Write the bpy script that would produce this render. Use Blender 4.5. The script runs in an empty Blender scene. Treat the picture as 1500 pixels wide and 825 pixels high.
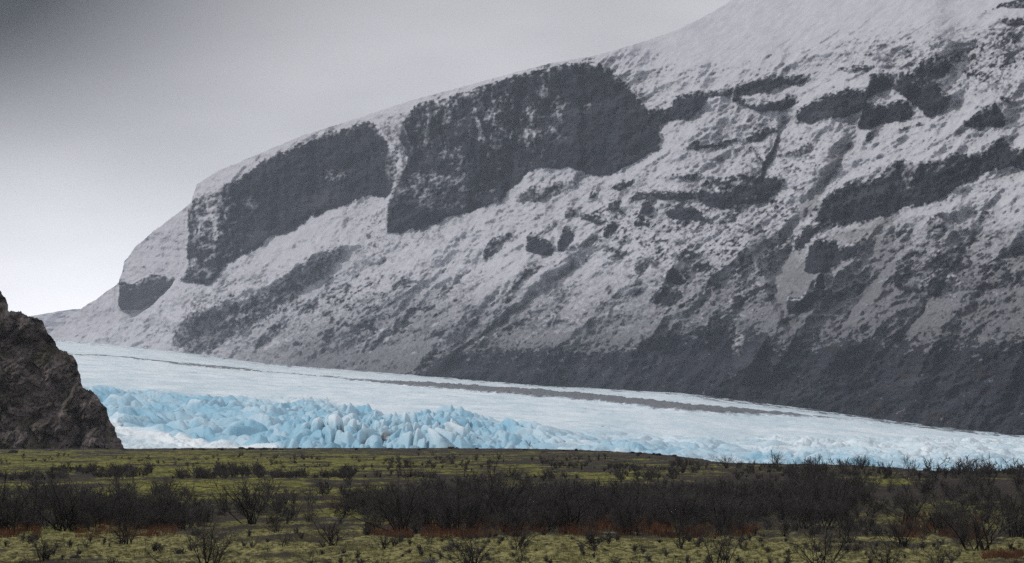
import bpy, math, random
import numpy as np

# ------------------------------------------------------------------ camera, sky, sun, exposure
F, CU, HV, CAMZ = 4167.0, 750.0, 640.0, 3.0      # focal length / horizon row in photo pixels (1500 wide), eye height in m
scene = bpy.context.scene
COL = scene.collection
R = math.radians
cam_data = bpy.data.cameras.new('camera')
cam = bpy.data.objects.new('camera', cam_data)
COL.objects.link(cam)
cam.location = (0, 0, CAMZ)
cam.rotation_euler = (R(90), 0, 0)
cam_data.sensor_width = 36
cam_data.lens = 36 * F / 1500
cam_data.shift_y = (HV - 412.5) / 1500
cam_data.clip_start = 0.5
cam_data.clip_end = 40000
scene.camera = cam

SUN_AZ, SUN_EL = R(-80), R(33)
world = bpy.data.worlds.new('World')
scene.world = world
world.use_nodes = True
wn, wl = world.node_tree.nodes, world.node_tree.links
wn.clear()


class NT:
    """small helper for wiring node trees"""
    def __init__(s, tree):
        s.t, s.n, s.l = tree, tree.nodes, tree.links

    def put(s, sock, v):
        if isinstance(v, bpy.types.NodeSocket):
            s.l.new(v, sock)
        elif isinstance(v, (tuple, list)):
            sock.default_value = tuple(v) + ((1.0,) if len(v) == 3 and len(sock.default_value) == 4 else ())
        else:
            sock.default_value = v

    def m(s, op, a, b=None, c=None, clamp=False):
        n = s.n.new('ShaderNodeMath'); n.operation = op; n.use_clamp = clamp
        for i, v in enumerate((a, b, c)):
            if v is not None:
                s.put(n.inputs[i], v)
        return n.outputs[0]

    def mix(s, f, a, b, blend='MIX'):
        n = s.n.new('ShaderNodeMix'); n.data_type = 'RGBA'; n.blend_type = blend
        s.put(n.inputs[0], f); s.put(n.inputs[6], a); s.put(n.inputs[7], b)
        return n.outputs[2]

    def ramp(s, x, lo, hi, a=0.0, b=1.0, smooth=True):
        n = s.n.new('ShaderNodeMapRange'); n.interpolation_type = 'SMOOTHSTEP' if smooth else 'LINEAR'
        for i, v in enumerate((x, lo, hi, a, b)):
            s.put(n.inputs[i], v)
        return n.outputs[0]

    def noise(s, vec, scale, detail=4, rough=0.55, dist=0.0):
        n = s.n.new('ShaderNodeTexNoise'); s.put(n.inputs['Vector'], vec)
        n.inputs['Scale'].default_value = scale; n.inputs['Detail'].default_value = detail
        n.inputs['Roughness'].default_value = rough; n.inputs['Distortion'].default_value = dist
        return n.outputs['Fac']

    def mapping(s, vec, scale, rot=(0, 0, 0)):
        n = s.n.new('ShaderNodeMapping'); s.put(n.inputs[0], vec)
        n.inputs['Scale'].default_value = scale; n.inputs['Rotation'].default_value = rot
        return n.outputs[0]

    def attr(s, name):
        n = s.n.new('ShaderNodeAttribute'); n.attribute_name = name
        return n.outputs['Fac']


w = NT(world.node_tree)
tc = wn.new('ShaderNodeTexCoord').outputs['Generated']
sep = wn.new('ShaderNodeSeparateXYZ'); wl.new(tc, sep.inputs[0])
X, Y, Z = sep.outputs
az = w.m('ARCTAN2', X, Y)
el = w.m('ARCSINE', Z)
sky = wn.new('ShaderNodeTexSky'); sky.sky_type = 'NISHITA'; sky.sun_disc = False
sky.sun_elevation = SUN_EL; sky.sun_rotation = SUN_AZ; sky.dust_density = 3.0
# lens edge darkening painted into the sky high on the left, bright break in the cloud low on the left
def blob(a0, e0, sa, se):
    da = w.m('DIVIDE', w.m('SUBTRACT', az, a0), sa)
    de = w.m('DIVIDE', w.m('SUBTRACT', el, e0), se)
    r2 = w.m('ADD', w.m('MULTIPLY', da, da), w.m('MULTIPLY', de, de))
    return w.m('EXPONENT', w.m('MULTIPLY', r2, -1.0))
cn = w.noise(w.mapping(tc, (3.0, 3.0, 9.0), (0, R(18), 0)), 1.6, 4, 0.5)
dark = blob(-0.215, 0.175, 0.120, 0.088)
dark2 = blob(-0.03, 0.185, 0.26, 0.055)
glow = blob(-0.165, 0.030, 0.10, 0.065)
level = w.ramp(cn, 0.3, 0.7, 0.56, 0.80)
level = w.m('MULTIPLY', level, w.m('SUBTRACT', 1.0, w.m('MULTIPLY', dark, 1.28), clamp=True))
level = w.m('MULTIPLY', level, w.m('SUBTRACT', 1.0, w.m('MULTIPLY', dark2, 0.36)))
level = w.m('ADD', level, w.m('MULTIPLY', glow, 0.62))
lowz = w.ramp(el, -0.02, 0.0)
cloud = w.mix(lowz, (0.12, 0.12, 0.12), (0.985, 0.985, 1.03))
vm = wn.new('ShaderNodeVectorMath'); vm.operation = 'SCALE'
wl.new(cloud, vm.inputs[0]); wl.new(w.m('MULTIPLY', level, 10.0), vm.inputs['Scale'])
skycol = w.mix(0.97, sky.outputs[0], vm.outputs[0])
bg = wn.new('ShaderNodeBackground'); wl.new(skycol, bg.inputs[0]); bg.inputs[1].default_value = 0.1
wo = wn.new('ShaderNodeOutputWorld'); wl.new(bg.outputs[0], wo.inputs[0])

sd = bpy.data.lights.new('sun', 'SUN'); sd.energy = 1.9; sd.angle = R(3); sd.color = (1.0, 0.97, 0.93)
sun = bpy.data.objects.new('sun', sd); COL.objects.link(sun)
from mathutils import Vector
sun_dir = Vector((math.sin(SUN_AZ) * math.cos(SUN_EL), math.cos(SUN_AZ) * math.cos(SUN_EL), math.sin(SUN_EL)))
sun.rotation_euler = sun_dir.to_track_quat('Z', 'Y').to_euler()

scene.view_settings.view_transform = 'Standard'
scene.view_settings.look = 'None'
scene.view_settings.exposure = 0
scene.view_settings.gamma = 1
scene.view_settings.use_curve_mapping = False
scene.render.engine = 'CYCLES'
scene.cycles.max_bounces = 5
scene.cycles.diffuse_bounces = 2
scene.cycles.volume_bounces = 1
scene.cycles.sample_clamp_indirect = 2.0
scene.cycles.sample_clamp_direct = 6.0
scene.cycles.use_denoising = False

# ------------------------------------------------------------------ numpy helpers
rng = np.random.default_rng(7)
random.seed(7)
PERM = rng.permutation(4096)
GR = rng.normal(size=(4096, 2)); GR /= np.linalg.norm(GR, axis=1)[:, None]
GR = GR.astype(np.float32)


def perlin(x, y, seed=0):
    x = np.asarray(x, np.float32) + seed * 17.31; y = np.asarray(y, np.float32) - seed * 9.77
    xi = np.floor(x).astype(np.int32); yi = np.floor(y).astype(np.int32)
    xf = x - xi; yf = y - yi
    u = xf * xf * xf * (xf * (xf * 6 - 15) + 10); v = yf * yf * yf * (yf * (yf * 6 - 15) + 10)

    def g(i, j, dx, dy):
        k = PERM[(PERM[(xi + i) & 4095] + yi + j) & 4095]
        q = GR[k]
        return q[..., 0] * dx + q[..., 1] * dy
    a = g(0, 0, xf, yf); b = g(1, 0, xf - 1, yf); c = g(0, 1, xf, yf - 1); d = g(1, 1, xf - 1, yf - 1)
    return ((a + (b - a) * u) * (1 - v) + (c + (d - c) * u) * v) * 1.5


def fbm(x, y, octv=4, seed=0, gain=0.5, ridged=False, lac=2.03):
    s, a, t = 0, 1.0, 0
    for i in range(octv):
        n = perlin(x, y, seed + i * 3)
        if ridged:
            n = 1 - 2 * np.abs(n)
        s = s + a * n; t += a; a *= gain
        x = x * lac; y = y * lac
    return s / t


def worley(x, y, seed):
    xi = np.floor(x).astype(np.int64); yi = np.floor(y).astype(np.int64)
    f1 = np.full(x.shape, 9.0); f2 = f1.copy(); idn = np.zeros(x.shape)
    for a in (-1, 0, 1):
        for b in (-1, 0, 1):
            k = PERM[(PERM[(xi + a + seed) & 4095] + yi + b) & 4095]
            px = xi + a + 0.5 + 0.42 * GR[k, 0]; py = yi + b + 0.5 + 0.42 * GR[k, 1]
            d = np.hypot(x - px, y - py)
            n1 = d < f1
            f2 = np.where(n1, f1, np.minimum(f2, d)); idn = np.where(n1, k / 4096.0, idn); f1 = np.where(n1, d, f1)
    return f1, f2, idn


def sstep(x, a, b):
    t = np.clip((x - a) / (b - a), 0, 1)
    return t * t * (3 - 2 * t)


def blur(a, s, axis):
    r = int(3 * s); k = np.exp(-0.5 * (np.arange(-r, r + 1) / s) ** 2); k /= k.sum()
    pad = [(0, 0)] * a.ndim; pad[axis] = (r, r)
    p = np.pad(a, pad, mode='edge'); out = np.zeros_like(a)
    n = a.shape[axis]
    for i, kk in enumerate(k):
        out += kk * (p[i:i + n] if axis == 0 else p[:, i:i + n])
    return out


def lerp_pts(pts, x):
    p = np.array(pts, float)
    return np.interp(x, p[:, 0], p[:, 1])


def prop(o, label=None, cat=None, group=None, kind=None):
    if label: o['label'] = label
    if cat: o['category'] = cat
    if group: o['group'] = group
    if kind: o['kind'] = kind
    return o


def mesh_obj(name, verts, faces, mat, attrs=None, smooth=True, parent=None, link=True):
    """faces: (n,3) or (n,4) int array"""
    me = bpy.data.meshes.new(name)
    verts = np.ascontiguousarray(verts, np.float32); faces = np.ascontiguousarray(faces, np.int32)
    n, k = faces.shape
    me.vertices.add(len(verts)); me.vertices.foreach_set('co', verts.ravel())
    me.loops.add(n * k); me.loops.foreach_set('vertex_index', faces.ravel())
    me.polygons.add(n)
    me.polygons.foreach_set('loop_start', np.arange(0, n * k, k, dtype=np.int32))
    me.polygons.foreach_set('loop_total', np.full(n, k, np.int32))
    me.polygons.foreach_set('use_smooth', np.full(n, smooth, bool))
    for an, av in (attrs or {}).items():
        at = me.attributes.new(an, 'FLOAT', 'POINT')
        at.data.foreach_set('value', np.ascontiguousarray(av, np.float32).ravel())
    me.update(calc_edges=True); me.validate(clean_customdata=False)
    me.materials.append(mat)
    o = bpy.data.objects.new(name, me)
    if link:
        COL.objects.link(o)
    if parent:
        o.parent = parent
    return o


def grid_faces(nr, nc):
    i = np.arange(nr * nc).reshape(nr, nc)
    return np.stack([i[:-1, :-1], i[:-1, 1:], i[1:, 1:], i[1:, :-1]], -1).reshape(-1, 4)


def new_mat(name, rough=0.9, spec=0.2):
    m = bpy.data.materials.new(name); m.use_nodes = True
    t = NT(m.node_tree); bs = m.node_tree.nodes['Principled BSDF']
    bs.inputs['Roughness'].default_value = rough
    bs.inputs['Specular IOR Level'].default_value = spec
    return m, t, bs


def bump(t, bs, h, strength, dist):
    b = t.n.new('ShaderNodeBump'); t.put(b.inputs['Height'], h)
    b.inputs['Strength'].default_value = strength; b.inputs['Distance'].default_value = dist
    t.l.new(b.outputs[0], bs.inputs['Normal'])


def obj_co(t):
    return t.n.new('ShaderNodeTexCoord').outputs['Object']


# ------------------------------------------------------------------ materials
def mat_mountain():
    m, t, bs = new_mat('snowy basalt', 0.95, 0.02)
    co = obj_co(t)
    fine = t.noise(t.mapping(co, (1, 0.6, 1.6), (0, R(-30), 0)), 0.16, 6, 0.72)
    s = t.m('ADD', t.attr('snow'), t.m('MULTIPLY', t.m('SUBTRACT', fine, 0.5), 0.55))
    f = t.ramp(s, 0.12, 0.80, smooth=False)
    rn = t.noise(co, 0.03, 5, 0.6)
    rock = t.mix(t.ramp(rn, 0.3, 0.7), (0.008, 0.009, 0.013), (0.030, 0.031, 0.038))
    beds = t.noise(t.mapping(co, (0.25, 0.25, 2.2), (0, R(-12), 0)), 0.02, 6, 0.7)
    rock = t.mix(t.ramp(beds, 0.50, 0.66), rock, (0.045, 0.046, 0.055))
    rock = t.mix(t.attr('warm'), rock, (0.026, 0.021, 0.019))
    sn = t.mix(t.noise(co, 0.05, 4, 0.6), (0.31, 0.31, 0.345), (0.56, 0.56, 0.59))
    scree = t.mix(fine, (0.17, 0.17, 0.18), (0.30, 0.30, 0.31))
    sn = t.mix(t.attr('scree'), sn, scree)
    t.put(bs.inputs['Base Color'], t.mix(f, rock, sn))
    bump(t, bs, t.noise(co, 0.05, 7, 0.66), 0.8, 6.0)
    return m


def mat_crag():
    m, t, bs = new_mat('dark crag rock', 0.9, 0.15)
    co = obj_co(t)
    n = t.noise(t.mapping(co, (1.3, 1, 0.8), (0, R(-25), 0)), 0.35, 8, 0.75)
    n = t.m('ADD', t.m('MULTIPLY', n, 0.55), t.m('MULTIPLY', t.noise(t.mapping(co, (1.3, 1, 0.7), (0, R(-30), 0)), 0.09, 4, 0.6), 0.45))
    c = t.mix(t.ramp(n, 0.42, 0.60), (0.022, 0.019, 0.018), (0.145, 0.120, 0.112))
    g = t.ramp(t.noise(t.mapping(co, (1, 1, 2)), 0.09, 5, 0.6), 0.50, 0.62)
    c = t.mix(t.m('MULTIPLY', g, 0.6), c, (0.050, 0.047, 0.026))
    st = t.ramp(t.noise(t.mapping(co, (2.2, 1, 0.45), (0, R(-20), 0)), 0.22, 4, 0.6), 0.655, 0.72)
    c = t.mix(t.m('MULTIPLY', st, 0.55), c, (0.20, 0.19, 0.19))
    t.put(bs.inputs['Base Color'], c)
    bump(t, bs, t.noise(co, 0.35, 6, 0.65), 0.6, 1.5)
    return m


def mat_ice():
    m, t, bs = new_mat('glacier ice', 0.55, 0.3)
    co = obj_co(t)
    n1 = t.noise(t.mapping(co, (1, 0.35, 1)), 0.025, 8, 0.72)
    n2 = t.noise(co, 0.16, 5, 0.65)
    c = t.mix(t.ramp(n1, 0.35, 0.65), (0.49, 0.600, 0.655), (0.70, 0.750, 0.775))
    c = t.mix(t.attr('blue'), c, (0.21, 0.42, 0.55))
    c = t.mix(t.m('MULTIPLY', t.attr('crust'), 0.85), c, (0.80, 0.84, 0.86))
    d = t.m('ADD', t.attr('dirt_and_dark'), t.m('MULTIPLY', t.m('SUBTRACT', n2, 0.5), 0.5))
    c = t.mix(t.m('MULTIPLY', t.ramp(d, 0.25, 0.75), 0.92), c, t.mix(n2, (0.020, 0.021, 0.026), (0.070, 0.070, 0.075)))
    t.put(bs.inputs['Base Color'], c)
    bump(t, bs, n2, 0.6, 2.0)
    return m


def mat_ground():
    m, t, bs = new_mat('moss and dry grass', 0.95, 0.05)
    co = obj_co(t)
    a = t.noise(co, 0.13, 6, 0.65)
    b = t.noise(co, 0.9, 8, 0.75)
    c_ = t.noise(t.mapping(co, (1.0, 0.5, 1.0)), 5.0, 5, 0.75)
    moss = t.mix(t.ramp(b, 0.40, 0.60), (0.034, 0.035, 0.011), (0.225, 0.218, 0.060))
    dry = t.mix(t.ramp(c_, 0.38, 0.62), (0.030, 0.030, 0.011), (0.27, 0.250, 0.105))
    g = t.mix(t.attr('dry'), moss, dry)
    heath = t.mix(b, (0.016, 0.014, 0.013), (0.060, 0.052, 0.045))
    h = t.m('ADD', t.attr('heath'), t.m('MULTIPLY', t.m('SUBTRACT', b, 0.5), 1.3))
    h = t.m('ADD', h, t.m('MULTIPLY', t.m('SUBTRACT', a, 0.5), 1.5))
    g = t.mix(t.ramp(h, 0.36, 0.66), g, heath)
    sp = t.ramp(c_, 0.58, 0.72)
    g = t.mix(t.m('MULTIPLY', sp, 0.5), g, (0.018, 0.016, 0.010))
    t.put(bs.inputs['Base Color'], g)
    bump(t, bs, t.m('ADD', c_, b), 0.9, 0.10)
    return m


def mat_flat(name, c0, c1, scale, rough=0.9):
    m, t, bs = new_mat(name, rough, 0.1)
    co = obj_co(t)
    t.put(bs.inputs['Base Color'], t.mix(t.ramp(t.noise(co, scale, 4, 0.6), 0.3, 0.7), c0, c1))
    return m


M_MT, M_CRAG, M_ICE, M_GROUND = mat_mountain(), mat_crag(), mat_ice(), mat_ground()
M_BARK = mat_flat('dark birch bark', (0.010, 0.0095, 0.010), (0.028, 0.025, 0.025), 6)
M_TWIG = mat_flat('grey brown twigs', (0.032, 0.030, 0.029), (0.075, 0.069, 0.065), 3)
M_FAR = mat_flat('brushwood', (0.030, 0.028, 0.027), (0.080, 0.073, 0.069), 0.4)
M_BOULD = mat_flat('lichened boulder rock', (0.030, 0.029, 0.030), (0.110, 0.105, 0.105), 2.5)
M_BOULD2 = mat_flat('black boulder rock', (0.010, 0.010, 0.011), (0.035, 0.034, 0.034), 2.5)
M_RED = mat_flat('russet dwarf heath', (0.055, 0.027, 0.017), (0.135, 0.064, 0.036), 1.5)
M_GRASS = mat_flat('dry grass blades', (0.070, 0.068, 0.026), (0.26, 0.235, 0.10), 0.8)

# ------------------------------------------------------------------ the mountain: traced layout of cliffs and snow
CLIFFS = [
    # (strength, feather px, polygon)
    (1.0, 2, [(300,288),(345,262),(400,227),(440,209),(500,187),(540,175),(556,190),(568,210),(582,235),(583,258),(566,289),(540,287),(500,303),(457,319),(433,336),(414,345),(393,348),(386,360),(369,369),(348,377),(320,401),(305,419),(285,416),(262,413),(270,401),(274,380),(274,359),(276,304),(286,288)]),
    (1.0, 2, [(590,175),(610,154),(655,142),(700,128),(760,107),(820,95),(870,91),(893,100),(925,130),(940,148),(955,165),(968,190),(968,219),(924,240),(894,258),(870,260),(864,254),(833,248),(803,245),(773,254),(761,269),(742,286),(718,302),(701,307),(664,318),(634,330),(610,338),(585,345),(570,345),(566,337),(566,298),(573,280),(590,250),(598,225),(585,200)]),
    (0.72, 3, [(553,180),(575,168),(612,160),(606,200),(600,232),(592,262),(572,285),(568,262),(584,240),(578,220),(562,200)]),
    (0.8, 2, [(752,290),(770,275),(800,263),(825,265),(850,266),(868,262),(835,278),(815,285),(790,296),(765,298)]),
    (1.0, 2, [(945,160),(960,160),(984,154),(990,139),(1021,133),(1051,131),(1081,125),(1124,111),(1154,110),(1190,108),(1178,124),(1148,124),(1124,136),(1090,140),(1066,142),(1039,142),(1021,163),(1008,177),(978,178),(955,178)]),
    (1.0, 2, [(1066,142),(1090,141),(1099,150),(1142,146),(1166,136),(1166,150),(1157,160),(1111,163),(1081,157)]),
    (1.0, 2, [(1163,170),(1169,158),(1190,148),(1221,133),(1250,130),(1270,128),(1274,104),(1303,106),(1312,118),(1306,129),(1285,138),(1270,148),(1262,165),(1240,172),(1215,172),(1195,179),(1172,181)]),
    (0.9, 2, [(1218,98),(1245,95),(1280,95),(1278,105),(1240,106)]),
    (1.0, 2, [(1306,129),(1312,115),(1321,106),(1339,103),(1351,85),(1370,79),(1397,88),(1400,97),(1382,106),(1388,115),(1372,117),(1376,130),(1400,139),(1385,157),(1376,170),(1351,170),(1351,160),(1336,152),(1321,139)]),
    (1.0, 2, [(1270,148),(1288,155),(1306,151),(1315,145),(1330,148),(1339,163),(1333,176),(1309,179),(1282,185),(1264,191),(1254,182),(1260,170)]),
    (0.9, 1, [(1267,197),(1282,188),(1280,205),(1268,212)]),
    (0.9, 1, [(1311,189),(1320,183),(1328,188),(1320,193)]),
    (0.9, 1, [(1338,183),(1346,177),(1355,183),(1345,188)]),
    (1.0, 2, [(1406,182),(1424,167),(1442,155),(1458,148),(1467,161),(1477,173),(1467,185),(1430,187)]),
    (0.9, 1, [(1463,140),(1475,142),(1489,152),(1480,155),(1466,148)]),
    (1.0, 2, [(1446,30),(1470,26),(1500,25),(1620,20),(1620,46),(1490,40),(1470,34)]),
    (0.9, 1, [(1425,22),(1450,15),(1465,3),(1500,-4),(1620,-4),(1620,14),(1500,12),(1465,10),(1445,20)]),
    (1.0, 2, [(999,218),(1021,204),(1030,212),(1051,208),(1081,203),(1086,208),(1060,215),(1033,220),(1015,219)]),
    (1.0, 2, [(1087,204),(1111,193),(1142,183),(1141,191),(1111,208),(1096,208)]),
    (0.9, 1, [(1143,186),(1148,188),(1134,225),(1122,240),(1120,262),(1114,262),(1115,240),(1098,212),(1102,211),(1118,234),(1128,222)]),
    (0.8, 2, [(1145,226),(1172,215),(1190,207),(1196,218),(1172,231),(1154,232)]),
    (1.0, 2, [(1024,272),(1030,266),(1048,260),(1096,254),(1118,257),(1130,254),(1148,269),(1130,290),(1111,301),(1081,299),(1060,306),(1036,302),(1021,290)]),
    (0.9, 2, [(960,262),(990,255),(1033,254),(1033,265),(990,264)]),
    (1.0, 2, [(955,279),(984,278),(1018,278),(1021,293),(990,295),(958,292)]),
    (1.0, 2, [(969,306),(996,299),(1024,305),(1039,321),(1030,326),(999,322),(978,318)]),
    (1.0, 1, [(894,277),(909,263),(930,262),(924,271),(906,280)]),
    (0.9, 2, [(918,290),(936,278),(955,284),(1000,284),(1000,296),(979,295),(955,292),(927,295)]),
    (1.0, 1, [(861,290),(865,278),(879,281),(870,289)]),
    (0.9, 1, [(885,311),(894,293),(912,293),(906,308)]),
    (1.0, 1, [(936,314),(939,299),(946,294),(957,302),(951,316)]),
    (0.9, 1, [(970,305),(1000,302),(1000,315),(982,315)]),
    (1.0, 1, [(927,330),(930,321),(951,324),(951,333)]),
    (0.9, 1, [(826,322),(826,305),(842,302),(844,319)]),
    (1.0, 1, [(848,320),(851,311),(873,313),(888,321),(882,330),(864,325)]),
    (1.0, 1, [(882,349),(885,331),(897,322),(909,333),(900,339)]),
    (1.0, 1, [(768,367),(771,357),(785,348),(803,351),(814,363),(809,374),(785,374)]),
    (0.9, 1, [(771,345),(780,337),(789,345),(785,350),(771,355)]),
    (1.0, 1, [(817,369),(817,354),(824,333),(830,330),(844,342),(833,360),(824,368)]),
    (0.7, 2, [(833,360),(861,351),(851,363),(827,370)]),
    (0.9, 2, [(706,378),(706,360),(724,348),(748,337),(756,345),(730,363),(713,381)]),
    (0.9, 3, [(740,430),(755,408),(773,390),(791,384),(802,388),(788,399),(767,411),(748,430)]),
    (0.8, 2, [(927,396),(933,378),(951,374),(973,381),(965,388),(951,390),(939,406)]),
    (1.0, 1, [(970,407),(986,387),(1009,414),(990,418)]),
    (0.9, 3, [(948,440),(957,424),(973,416),(1003,425),(1000,442),(980,452),(960,446)]),
    (0.7, 4, [(782,469),(806,460),(851,469),(860,478),(821,480),(795,476)]),
    (0.8, 3, [(1066,444),(1084,422),(1102,436),(1107,447),(1081,450)]),
    (1.0, 3, [(1157,366),(1165,352),(1178,333),(1199,311),(1208,287),(1224,277),(1250,265),(1291,257),(1300,243),(1315,230),(1345,236),(1382,233),(1394,224),(1424,225),(1442,227),(1452,209),(1467,200),(1482,216),(1500,218),(1620,200),(1620,260),(1500,250),(1479,243),(1442,253),(1412,269),(1382,288),(1361,300),(1330,304),(1306,313),(1276,324),(1240,328),(1209,336),(1190,348),(1172,368)]),
    (1.0, 2, [(1178,399),(1183,375),(1186,354),(1202,348),(1222,352),(1230,362),(1247,357),(1270,339),(1271,352),(1255,367),(1224,388),(1212,400),(1195,402)]),
    (1.0, 2, [(1152,442),(1157,433),(1172,436),(1187,424),(1196,408),(1204,398),(1207,418),(1205,436),(1187,448),(1166,460),(1154,454)]),
    (0.8, 2, [(1030,404),(1050,390),(1060,395),(1045,408)]),
    (0.8, 3, [(1349,385),(1358,372),(1376,368),(1380,380),(1370,394),(1358,394)]),
    (0.8, 4, [(1345,418),(1365,402),(1400,400),(1412,415),(1400,430),(1380,438),(1355,435)]),
    (0.8, 2, [(1425,322),(1440,306),(1458,312),(1445,322)]),
    (0.8, 2, [(1348,337),(1360,318),(1382,306),(1380,318),(1362,332)]),
    (0.8, 2, [(1448,381),(1460,374),(1471,378),(1462,385)]),
    (0.78, 5, [(247,500),(251,486),(266,465),(281,452),(312,444),(357,437),(390,424),(415,403),(433,388),(460,374),(500,357),(525,360),(510,371),(485,395),(464,413),(440,428),(421,450),(372,477),(330,500),(296,520),(266,520)]),
    (0.65, 5, [(522,512),(543,486),(567,474),(598,474),(582,492),(555,510),(531,521)]),
    (0.55, 6, [(380,520),(420,480),(470,450),(480,455),(430,495),(400,530)]),
    (0.5, 6, [(640,430),(700,385),(730,385),(690,420),(660,440)]),
    (0.92, 12, [(596,560),(606,540),(630,514),(680,508),(760,506),(830,512),(900,515),(960,492),(1010,480),(1050,468),(1080,466),(1110,482),(1125,500),(1150,500),(1200,500),(1260,490),(1330,500),(1400,505),(1620,480),(1620,700),(596,700)]),
    # the spur behind
    (1.0, 1.5, [(172,448),(174,413),(193,413),(221,403),(251,407),(246,418),(218,444),(196,457),(178,456)]),
]
# patches of snow caught on the cliffs, scree fans, pale scars: cx, cy, rx, ry, amount
SNOWY = [(797,137,9,15,.5),(817,160,8,16,.6),(778,165,7,16,.4),(775,195,30,8,.4),(725,212,9,8,.5),(808,190,7,7,.5),(655,170,10,26,.3),
         (702,145,9,24,.35),(705,178,9,14,.3),(860,155,5,6,.4),(640,262,40,10,.42),(610,285,30,14,.3),(490,258,16,9,.42),(365,298,12,9,.35),
         (308,312,22,34,.55),(288,340,9,20,.4),(285,390,12,8,.4),(620,200,10,30,.3),(575,180,14,14,.6),(578,240,10,40,.5),(1048,277,22,5,.7),
         (1085,268,14,4,.6),(1105,290,9,3,.4),(870,96,12,5,.4),(1330,260,10,25,.3),(1080,498,9,18,.75),(1210,330,25,6,.4),(1100,152,20,4,.5),
         (1160,478,34,9,.4),(1150,500,30,6,.45),(1250,345,20,9,.5),(650,300,30,8,.2),(820,262,14,6,.2),(1365,95,12,6,.3),(1345,125,9,9,.3)]
GU0, GU1, GV0, GV1 = -60, 1640, -80, 700       # layout raster, 1 photo px per cell
UU, VV = np.meshgrid(np.arange(GU0, GU1), np.arange(GV0, GV1))
UU = UU.astype(np.float32); VV = VV.astype(np.float32)
ca, sa = math.cos(R(32)), math.sin(R(32))
along = UU * ca - VV * sa                        # along the strata (lower left to upper right)
across = UU * sa + VV * ca
wu = UU + 5 * fbm(UU / 28, VV / 28, 4, 11, 0.6)
wv = VV + 5 * fbm(UU / 28, VV / 28, 4, 31, 0.6)


edgeN = 0.75 * fbm(along / 26, across / 10, 5, 141, 0.75) + 0.45 * fbm(UU / 8, VV / 4.5, 3, 151, 0.75)


def inside(poly, x, y):
    c = np.zeros(x.shape, bool); n = len(poly)
    for i in range(n):
        x0, y0 = poly[i]; x1, y1 = poly[(i + 1) % n]
        if y0 == y1: continue
        c ^= ((y0 > y) != (y1 > y)) & (x < (x1 - x0) * (y - y0) / (y1 - y0) + x0)
    return c


rock = np.zeros_like(UU)
for st, fe, poly in CLIFFS:
    p = np.array(poly); mg = 60
    a0, a1 = int(max(p[:, 0].min() - mg, GU0)) - GU0, int(min(p[:, 0].max() + mg, GU1)) - GU0
    b0, b1 = int(max(p[:, 1].min() - mg, GV0)) - GV0, int(min(p[:, 1].max() + mg, GV1)) - GV0
    if a1 <= a0 or b1 <= b0: continue
    sub = (slice(b0, b1), slice(a0, a1))
    k = 0.9 if fe <= 1 else 1.2                  # small knobs keep their traced outline
    m = inside(poly, UU[sub] + k * (wu - UU)[sub], VV[sub] + k * (wv - VV)[sub]).astype(np.float32)
    big_ = (p[:, 0].max() - p[:, 0].min()) > 90
    bl = {1: 1.6, 1.5: 1.5, 2: 3.4 if big_ else 2.2}.get(fe, fe * 1.6)
    m = blur(blur(m, bl, 0), bl, 1)
    na = {1: 0.75, 1.5: .6, 2: 1.1}.get(fe, 1.9 if fe > 8 else 1.2)
    m = sstep(m * (0.25 + 0.75 * st) + na * edgeN[sub] * (1.25 - 0.5 * st) , 0.40, 0.58) * (0.25 + 0.75 * st)
    rock[sub] = np.maximum(rock[sub], m)
patch = np.zeros_like(UU)
for cx, cy, rx, ry, am in SNOWY:
    patch = np.maximum(patch, am * np.exp(-((wu - cx) / rx) ** 2 - ((wv - cy) / ry) ** 2))
# how much snow lies: all of it high up, none low down
vfull = lerp_pts([(-60, 520), (300, 500), (450, 430), (600, 405), (800, 385), (1000, 370), (1200, 340), (1300, 290), (1640, 270)], UU)
vnone = lerp_pts([(-60, 720), (200, 640), (400, 575), (600, 552), (700, 535), (900, 520), (1100, 500), (1250, 500), (1400, 500), (1640, 480)], UU)
cover = 1 - np.clip((VV - vfull) / (vnone - vfull), 0, 1) ** 1.1
gully = fbm(along / 60, across / 11, 5, 5, 0.6)
mott = fbm(wu / 34, wv / 20, 5, 61, 0.62)
fineN = fbm(along / 9, across / 4.5, 4, 71, 0.7)
fine2 = fbm(UU / 6, VV / 4.0, 3, 81, 0.7)
grad = sstep(VV, 230, 470)
snow = 0.95 - 0.80 * (1 - cover) + 0.42 * (gully + 0.7 * mott) * (0.3 + 1.0 * (1 - cover)) + 0.35 * (fineN + fine2) * (0.12 + 0.9 * grad)
# bare knobs and speckle in the boulder field and on the right shoulder
def zone(cx, cy, rx, ry):
    return np.exp(-((UU - cx) / rx) ** 2 - ((VV - cy) / ry) ** 2)
speck = np.clip(0.9 * zone(520, 440, 190, 70) + 1.0 * zone(930, 330, 170, 70) + 1.0 * zone(1150, 250, 110, 80) + 0.8 * zone(1090, 380, 120, 90)
                + 0.8 * zone(950, 130, 60, 30) + 0.75 * zone(1300, 70, 110, 30) + 1.0 * zone(1480, 80, 70, 45) + 0.8 * zone(1400, 110, 70, 40)
                + 0.8 * zone(1380, 400, 160, 90) + 0.8 * zone(330, 460, 80, 50) + 0.5 * zone(150, 480, 70, 40) + 0.5 * zone(640, 330, 80, 30)
                + 0.8 * zone(545, 335, 35, 40) + .6 * zone(1100, 200, 120, 40) + .6 * zone(300, 300, 30, 40), 0, 1.1)
clean = np.clip(0.75 * zone(1230, 210, 260, 110) + 0.5 * zone(1000, 230, 120, 80) + 0.6 * zone(480, 320, 90, 50) + .5 * zone(760, 320, 120, 50), 0, 0.8)
speck = speck * (1 - 0.45 * clean)
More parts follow.
